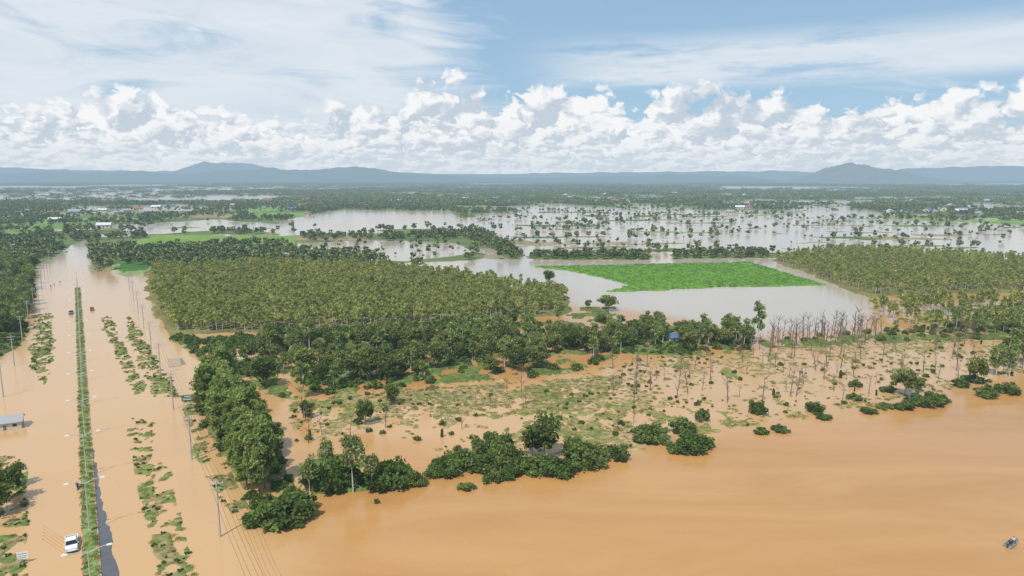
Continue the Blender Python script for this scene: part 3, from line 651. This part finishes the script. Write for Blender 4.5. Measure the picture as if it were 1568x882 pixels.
# ------------------------------------------------------------- people (skinned skeleton)
M_skin=plain('skin',(.35,.2,.13),.6,var=.05);M_hair=plain('black_hair',(.015,.012,.01));M_navy=plain('dark_trousers',(.03,.035,.06))
def person(name,shirt,loc,rot,seat=False):
    J={'pel':(0,0,.95),'ch':(0,0,1.3),'nk':(0,0,1.5),'hd':(0,0,1.62),'tp':(0,0,1.74)}
    for s,x in(('l',-1),('r',1)):
        J['sh'+s]=(x*.19,0,1.43);J['el'+s]=(x*.27,.05,1.16);J['wr'+s]=(x*.25,.2,.98);J['ha'+s]=(x*.24,.27,.93)
        J['hi'+s]=(x*.1,0,.92)
        if seat: J['kn'+s]=(x*.15,.42,.95);J['an'+s]=(x*.15,.45,.52);J['to'+s]=(x*.16,.62,.5)
        else: J['kn'+s]=(x*.12,.04+.05*x,.5);J['an'+s]=(x*.12,-.02+.1*x,.08);J['to'+s]=(x*.13,.13+.1*x,.04)
    E=[('pel','ch'),('ch','nk'),('nk','hd'),('hd','tp')]
    for s in'lr': E+=[('ch','sh'+s),('sh'+s,'el'+s),('el'+s,'wr'+s),('wr'+s,'ha'+s),('pel','hi'+s),('hi'+s,'kn'+s),('kn'+s,'an'+s),('an'+s,'to'+s)]
    K=list(J);me=bpy.data.meshes.new(name);me.from_pydata([J[k] for k in K],[(K.index(a),K.index(b)) for a,b in E],[])
    o=bpy.data.objects.new(name,me);scene.collection.objects.link(o);o.modifiers.new('s','SKIN')
    rad={'pel':.15,'ch':.16,'nk':.06,'hd':.1,'tp':.08,'sh':.075,'el':.05,'wr':.035,'ha':.04,'hi':.1,'kn':.07,'an':.045,'to':.045}
    for i,k in enumerate(K):
        q=me.skin_vertices[0].data[i];r_=rad.get(k,rad.get(k[:2],.06));q.radius=(r_,r_);q.use_root=(k=='pel')
    sb=o.modifiers.new('u','SUBSURF');sb.levels=1;sb.render_levels=1
    dg=bpy.context.evaluated_depsgraph_get();m2=bpy.data.meshes.new_from_object(o.evaluated_get(dg));o.modifiers.clear();o.data=m2
    m2.materials.clear()
    for m in(M_skin,shirt,M_navy,M_hair): m2.materials.append(m)
    for f in m2.polygons:
        c=f.center;f.use_smooth=True
        f.material_index=3 if c.z>1.68 or (c.z>1.6 and c.y<0) else 0 if c.z>1.48 or (abs(c.x)>.22 and c.z<1.15) else 1 if c.z>1.0 else 2
    o.location=loc;o.rotation_euler=(0,0,rot);return o
M_blue=plain('blue_shirt',(.03,.06,.3));M_wh=plain('white_shirt',(.6,.6,.6));M_dk=plain('dark_shirt',(.04,.04,.05))
bx,by=G(1550,834);p=Parts();st=[];n=13
for i,t in enumerate(np.linspace(0,1,n)):
    w=.75*(1-max(0,(t-.45)/.55)**2.2)+.02;yy=-2.3+4.6*t;zt=.5+.25*max(0,t-.6);
    st.append([(-w,yy,zt),(-w*.85,yy,.0),(-w*.4,yy,-.15),(w*.4,yy,-.15),(w*.85,yy,.0),(w,yy,zt),(w*.88,yy,zt),(w*.7,yy,.05),(-w*.7,yy,.05),(-w*.88,yy,zt)])
V=np.array(st).reshape(-1,3);F=[(i*10+j,i*10+(j+1)%10,(i+1)*10+(j+1)%10,(i+1)*10+j) for i in range(n-1) for j in range(10)]
p.add(V,F,0);p.add(np.array(st[0]),[(0,1,8,9),(1,2,7,8),(3,4,7,2),(4,5,6,7)],0)
p.box((0,-1.2,.36),(1.2,.3,.06),1);p.box((0,.4,.36),(1.25,.3,.06),1);p.box((0,-2.45,.45),(.3,.35,.5),2,.8,.8);p.tube([(0,-2.5,.3),(0,-2.6,-.4)],[.06,.05],6,2)
BA=R(-55)
o=p.obj('motor_boat',[plain('boat_aluminium',(.35,.36,.38),.4,metal=.4),M_bark,M_dk]);o.location=(bx,by,.12);o.rotation_euler=(0,0,BA);o.scale=(.85,.8,.85)
def inb(x,y): return (bx+(x*math.cos(BA)-y*math.sin(BA))*.85,by+(x*math.sin(BA)+y*math.cos(BA))*.85)
q=inb(0,-1.2);person('seated_boatman',M_dk,(q[0],q[1],-.33),BA,True)
q=inb(0,.4);person('seated_passenger',M_wh,(q[0],q[1],-.33),BA,True)
p=Parts()
for yy in(-.65,.65): p.tube([(-.06,yy,.3),(.06,yy,.3)],[.31,.31],14,0)
p.box((0,0,.55),(.25,.9,.35),1,.8,.8);p.box((0,-.3,.82),(.28,.75,.12),0);p.tube([(0,.62,.3),(0,.42,.95)],[.04,.04],6,0);p.tube([(-.35,.38,1.0),(.35,.38,1.0)],[.025,.025],6,0);p.box((0,.5,.85),(.3,.2,.4),1)
o=p.obj('motorbike',[M_tyre,plain('blue_paint',(.02,.06,.4),.3)]);x,y=G(119,748);o.location=(x,y,-.15);o.rotation_euler=(0,0,rr)
person('motorbike_rider',M_blue,(x-.2*RD[0],y-.2*RD[1],-.2),rr,True)
for u,v,m in((78,440,M_dk),(83,437,M_wh),(92,433,M_blue)):
    x,y=G(u,v);person('wading_person',m,(x,y,-.35),rr)
# ------------------------------------------------------------- houses
M_wall=plain('plaster_wall',(.55,.5,.42));M_rb=plain('blue_roof_sheet',(.08,.15,.30),.5);M_rr=plain('red_roof_sheet',(.32,.11,.07),.6);M_rg=plain('grey_roof_sheet',(.33,.33,.33),.5);M_rw=plain('pale_roof_sheet',(.6,.6,.58),.5)
def house_mesh(roof,L_=12,W_=8,h=3.2,rh=2.2):
    p=Parts();p.box((0,0,h/2-.3),(L_,W_,h+.6),0)
    e=.7;a=L_/2+e;c=W_/2+e;z0=h-.1
    for s in(-1,1):
        V=[(-a,s*c,z0-.1),(a,s*c,z0-.1),(a,0,z0+rh),(-a,0,z0+rh),(-a,s*c,z0+.02),(a,s*c,z0+.02),(a,0,z0+rh+.14),(-a,0,z0+rh+.14)]
        p.add(V,[(0,1,2,3),(4,5,6,7),(0,1,5,4),(1,2,6,5),(0,3,7,4)],1)
    for x in(-L_/2,L_/2): p.add([(x,-W_/2,h),(x,W_/2,h),(x,.01,h+rh-.1),(x,-.01,h+rh-.1)],[(0,1,2,3)],0)
    for s in(-1,1):
        for x in(-.3,.3): p.box((x*L_,s*(W_/2+.02),1.7),(1.5,.08,1.2),2)
        p.box((0,s*(W_/2+.02),1.05),(1.1,.08,2.1),3)
    for x in(-L_/2-.02,L_/2+.02): p.box((x,0,1.7),(.08,1.6,1.2),2)
    return p.obj('house_proto',[M_wall,roof,M_glass,M_bark],link=False)
HM=[house_mesh(m) for m in(M_rb,M_rr,M_rg,M_rw)]
def house(u,v,k,rot,s=1):
    o=bpy.data.objects.new('house',HM[k].data);scene.collection.objects.link(o);x,y=G(u,v);o.location=(x,y,.1);o.rotation_euler=(0,0,rot);o.scale=(s,s,s)
for u,v,k,a,s in[(10,655,2,.5,.55),(12,386,3,.3,1),(30,384,2,1,1.1),(48,380,1,.2,1),(5,400,2,.4,1),(22,396,3,.1,1),(160,349,3,.3,1.2),(240,320,3,0,1.4),(262,318,0,.4,1.3),(212,322,1,.4,1.2),(85,340,3,.2,1.2),
   (1035,522,0,.3,.55)]: house(u,v,k,a,s)
for i in range(200):
    if i<120: u=rng.uniform(1100,1568);v=rng.uniform(298,330)
    elif i<155: u=rng.uniform(560,1100);v=rng.uniform(296,313)
    else: u=rng.uniform(0,560);v=rng.uniform(298,330)
    x,y=G(u,v)
    if height(np.array([x]),np.array([y]))[0]<0: continue
    house(u,v,int(rng.integers(0,4)),rng.uniform(0,3),rng.uniform(.9,1.6))
p=Parts();x,y=G(268,560)
for i in range(5): p.box((i*.15,i*2.3,.06+.02*(i%2)),(3.6,2.1,.25),0,.98,.98)
p.box((2.6,4.5,.0),(1.2,9,.22),1)
o=p.obj('concrete_ramp',[plain('weathered_slab',(.42,.31,.22),.8),plain('wet_mud',(.25,.17,.11),.5)]);o.location=(x,y,0);o.rotation_euler=(0,0,rr)
# ------------------------------------------------------------- hills
M_hill=plain('forested_hill',(.05,.09,.04),1,var=.3,scale=.002)
M_rock=plain('rocky_hill_ground',(.12,.13,.09),1,var=.6,scale=.01)
def hills(name,y0,depth,prof,seed,rough=.35,mat=None):
    us=np.array([p_[0] for p_ in prof],float);hs=np.array([p_[1] for p_ in prof],float)
    U=np.linspace(us[0],us[-1],420);ds=np.linspace(-1,1,40)
    UU,DD=np.meshgrid(U,ds);ht=np.interp(UU,us,hs)*y0/FPX
    X=(UU-784)/FPX*y0*1.012;Yw=y0+DD*depth
    n1=fbm(X/(depth*.5),Yw/(depth*.5),5,seed);n2=fbm(X/(depth*.12),Yw/(depth*.12),4,seed+5)
    Z=ht*np.clip(1-np.abs(DD)**1.3,0,1)*(1-rough+rough*2*n1*.8)*(.82+.36*n2)-5
    mk(name,np.stack([X,Yw,Z],-1).reshape(-1,3),grid_faces(*X.shape),[mat or M_hill],smooth=True)
hills('distant_hills',9500,1300,[(-150,0),(-60,11),(30,14),(90,17),(160,14),(240,17),(300,13),(350,19),(430,24),(470,20),(520,19),(556,23),(600,17),(660,13),(740,9),(800,8),(900,11),(960,10),(1020,12),(1080,10),(1130,11),(1200,0)],3)
hills('rocky_hill',7500,800,[(1190,0),(1215,8),(1235,14),(1258,23),(1280,30),(1295,28),(1318,25),(1345,24),(1365,17),(1400,11),(1430,0)],8,.2,M_rock)
hills('far_ridge',15000,2000,[(-300,12),(0,21),(40,20),(150,15),(290,14),(320,27),(350,29),(390,27),(440,15),(560,13),(700,10),(900,12),(1040,14),(1180,15),(1300,10),(1380,18),(1460,21),(1700,22),(1900,20)],13,.12)
# ------------------------------------------------------------- world sky
w=bpy.data.worlds.new('World');scene.world=w;w.use_nodes=True;nt=w.node_tree;L=nt.links
w.cycles.sampling_method='NONE'
for n_ in list(nt.nodes): nt.nodes.remove(n_)
SUN_EL=R(56);SUN_AZ=R(205)
def con(a,s):
    if a is None: return
    if isinstance(a,bpy.types.NodeSocket): L.new(a,s)
    else: s.default_value=a
def Mt(op,a,b=None,c=None,cl=False):
    n=nt.nodes.new('ShaderNodeMath');n.operation=op;n.use_clamp=cl
    con(a,n.inputs[0]);con(b,n.inputs[1]);con(c,n.inputs[2]);return n.outputs[0]
def SS(a,b,x):
    n=nt.nodes.new('ShaderNodeMapRange');n.interpolation_type='SMOOTHSTEP';con(x,n.inputs['Value']);con(a,n.inputs['From Min']);con(b,n.inputs['From Max']);return n.outputs[0]
def XYZ(x,y,z=0.):
    n=nt.nodes.new('ShaderNodeCombineXYZ');con(x,n.inputs[0]);con(y,n.inputs[1]);con(z,n.inputs[2]);return n.outputs[0]
def VA(a,b,op='ADD'):
    n=nt.nodes.new('ShaderNodeVectorMath');n.operation=op;con(a,n.inputs[0]);con(b,n.inputs[1]);return n.outputs[0]
def NZ(v,s,d=4,r=.5,col=False,dist=0):
    n=nt.nodes.new('ShaderNodeTexNoise');n.noise_dimensions='2D';con(v,n.inputs['Vector']);n.inputs['Scale'].default_value=s;n.inputs['Detail'].default_value=d;n.inputs['Roughness'].default_value=r;n.inputs['Distortion'].default_value=dist
    return n.outputs[1 if col else 0]
def VO(v,s,d=2,r=.5):
    n=nt.nodes.new('ShaderNodeTexVoronoi');n.voronoi_dimensions='2D';n.feature='F1'
    con(v,n.inputs['Vector']);n.inputs['Scale'].default_value=s;n.inputs['Detail'].default_value=d;n.inputs['Roughness'].default_value=r
    o=n.outputs['Distance'];return Mt('MULTIPLY',o,Mt('MULTIPLY',o,1.25))
def MX(f,a,b):
    n=nt.nodes.new('ShaderNodeMix');n.data_type='RGBA';con(f,n.inputs[0]);con(a,n.inputs[6]);con(b,n.inputs[7]);return n.outputs[2]
tc=nt.nodes.new('ShaderNodeTexCoord');sp=nt.nodes.new('ShaderNodeSeparateXYZ');L.new(tc.outputs['Generated'],sp.inputs[0])
az=Mt('ARCTAN2',sp.outputs[0],sp.outputs[1]);el=Mt('ARCSINE',sp.outputs[2])
sky=nt.nodes.new('ShaderNodeTexSky');sky.sky_type='NISHITA';sky.sun_disc=False;sky.sun_elevation=SUN_EL;sky.sun_rotation=SUN_AZ;sky.dust_density=.6;sky.air_density=1.0;sky.ozone_density=2.0
K=10.0
def c3(r,g,b): return (r*K,g*K,b*K,1)
col=MX(.65,sky.outputs[0],c3(.37,.58,.79))
pv=XYZ(Mt('ADD',az,Mt('MULTIPLY',el,1.2)),Mt('MULTIPLY',el,4.2))
c1=NZ(pv,3.0,6,.62,dist=.5);c2=NZ(VA(pv,(3.1,1.7,0)),7.0,5,.6,dist=.6)
leftw=SS(.14,-.22,az)
cir=Mt('ADD',Mt('MULTIPLY',c1,.65),Mt('MULTIPLY',c2,.35))
th=Mt('SUBTRACT',.53,Mt('MULTIPLY',leftw,.28))
cm=Mt('MULTIPLY',SS(th,Mt('ADD',th,.24),cir),.85)
band=Mt('MULTIPLY',SS(.11,.135,el),SS(.20,.16,el));band=Mt('MULTIPLY',band,SS(-.02,.15,az))
bn=NZ(XYZ(az,Mt('MULTIPLY',el,7.0)),4.0,5,.6)
cm=Mt('MAXIMUM',cm,Mt('MULTIPLY',Mt('MULTIPLY',band,SS(.28,.52,bn)),.82))
cm=Mt('MULTIPLY',cm,Mt('SUBTRACT',1.,Mt('MULTIPLY',SS(.26,.5,el),.3)))
col=MX(cm,col,MX(c2,c3(.62,.71,.80),c3(.90,.925,.945)))
def layer(col,top,scale,amp,shade,lit,off,basegrey,wob=.012,ampn=.05,soft=.014,em=1.3,yst=1.25):
    v0=XYZ(Mt('ADD',az,float(off)),Mt('MULTIPLY',el,yst))
    wv=NZ(v0,scale*2.2,3,.6,col=True);wv=VA(VA(wv,(.5,.5,.5),'SUBTRACT'),(.42/scale,.38/scale,0),'MULTIPLY')
    v=VA(v0,wv)
    Bv=Mt('SUBTRACT',1.,VO(v,scale,3,.6));B2=Mt('SUBTRACT',1.,VO(VA(v,(-.14/scale,.24/scale,0)),scale,3,.6))
    lo=NZ(v0,scale*.35,2,.5)
    fi=NZ(v,scale*2.6,5,.65)
    D=Mt('ADD',Mt('SUBTRACT',top,el),Mt('MULTIPLY',Mt('SUBTRACT',Bv,.75),amp))
    D=Mt('ADD',D,Mt('MULTIPLY',Mt('SUBTRACT',lo,.5),ampn))
    D=Mt('ADD',D,Mt('MULTIPLY',Mt('SUBTRACT',fi,.5),wob*2))
    m=SS(0.,soft,D)
    sh=Mt('ADD',.56,Mt('MULTIPLY',Mt('SUBTRACT',Bv,B2),em))
    sh=Mt('ADD',sh,Mt('MULTIPLY',Mt('SUBTRACT',fi,.5),.9))
    sh=Mt('ADD',sh,Mt('MULTIPLY',Mt('SUBTRACT',lo,.5),2.0))
    sh=Mt('SUBTRACT',sh,Mt('MULTIPLY',SS(.0,.07,D),basegrey),cl=True)
    return MX(m,col,MX(sh,shade,lit))
fc=nt.nodes.new('ShaderNodeFloatCurve');cv=fc.mapping.curves[0]
prof=[(0,158),(60,150),(105,114),(160,124),(230,114),(300,146),(340,146),(400,156),(470,150),(560,142),(620,120),(660,95),(720,114),(800,111),(900,124),(960,134),(1060,116),(1150,128),(1260,130),(1350,138),(1450,128),(1568,110)]
ptsc=[]
for u,v in prof:
    a=math.atan2((u-784)/FPX,math.cos(P)+(441-v)/FPX*math.sin(P));ee=math.asin((-math.sin(P)+(441-v)/FPX*math.cos(P))/math.sqrt(1+((u-784)/FPX)**2+((v-441)/FPX)**2))
    ptsc.append(((a+.8)/1.6,ee/.3))
cv.points[0].location=(0,ptsc[0][1]);cv.points[1].location=(1,ptsc[-1][1])
for q in ptsc: cv.points.new(*q)
fc.mapping.update();L.new(Mt('DIVIDE',Mt('ADD',az,.8),1.6),fc.inputs['Value'])
top=Mt('ADD',Mt('MULTIPLY',fc.outputs[0],.3),.007)
col=layer(col,top,13.,.03,c3(.56,.64,.73),c3(.92,.935,.945),1.,.14,wob=.012,ampn=.03,soft=.016)
def tp(b,a,s,sd): return Mt('ADD',b-a/2,Mt('MULTIPLY',NZ(XYZ(az,float(sd)),s,2,.5),a))
col=layer(col,tp(.100,.05,5,3),19.,.03,c3(.57,.65,.73),c3(.89,.91,.93),5.,.22,wob=.01,em=1.1,yst=1.7)
col=layer(col,tp(.060,.035,8,8),26.,.018,c3(.58,.66,.74),c3(.84,.87,.895),9.,.22,.006,.02,em=.9,yst=2.6)
hzf=Mt('MULTIPLY',SS(.06,-.005,el),.62)
col=MX(hzf,col,c3(.62,.71,.79))
bg=nt.nodes.new('ShaderNodeBackground');bg.inputs[1].default_value=.1;L.new(col,bg.inputs[0])
ow=nt.nodes.new('ShaderNodeOutputWorld');L.new(bg.outputs[0],ow.inputs[0])
# ------------------------------------------------------------- sun + camera
sd=bpy.data.lights.new('sun','SUN');sd.energy=3.9;sd.angle=R(.5);sd.color=(1,.96,.9)
so=bpy.data.objects.new('sun',sd);scene.collection.objects.link(so)
dv=Vector((math.sin(SUN_AZ)*math.cos(SUN_EL),math.cos(SUN_AZ)*math.cos(SUN_EL),math.sin(SUN_EL)))
so.rotation_euler=dv.to_track_quat('Z','Y').to_euler()
cd=bpy.data.cameras.new('camera');cd.sensor_width=36;cd.lens=36*FPX/1568;cd.clip_end=60000;cd.clip_start=.5
co=bpy.data.objects.new('camera',cd);scene.collection.objects.link(co);co.location=(0,0,H);co.rotation_euler=(math.pi/2-P,0,0);scene.camera=co
scene.view_settings.view_transform='Standard';scene.view_settings.look='None';scene.view_settings.exposure=0
print('objs',len(scene.objects))
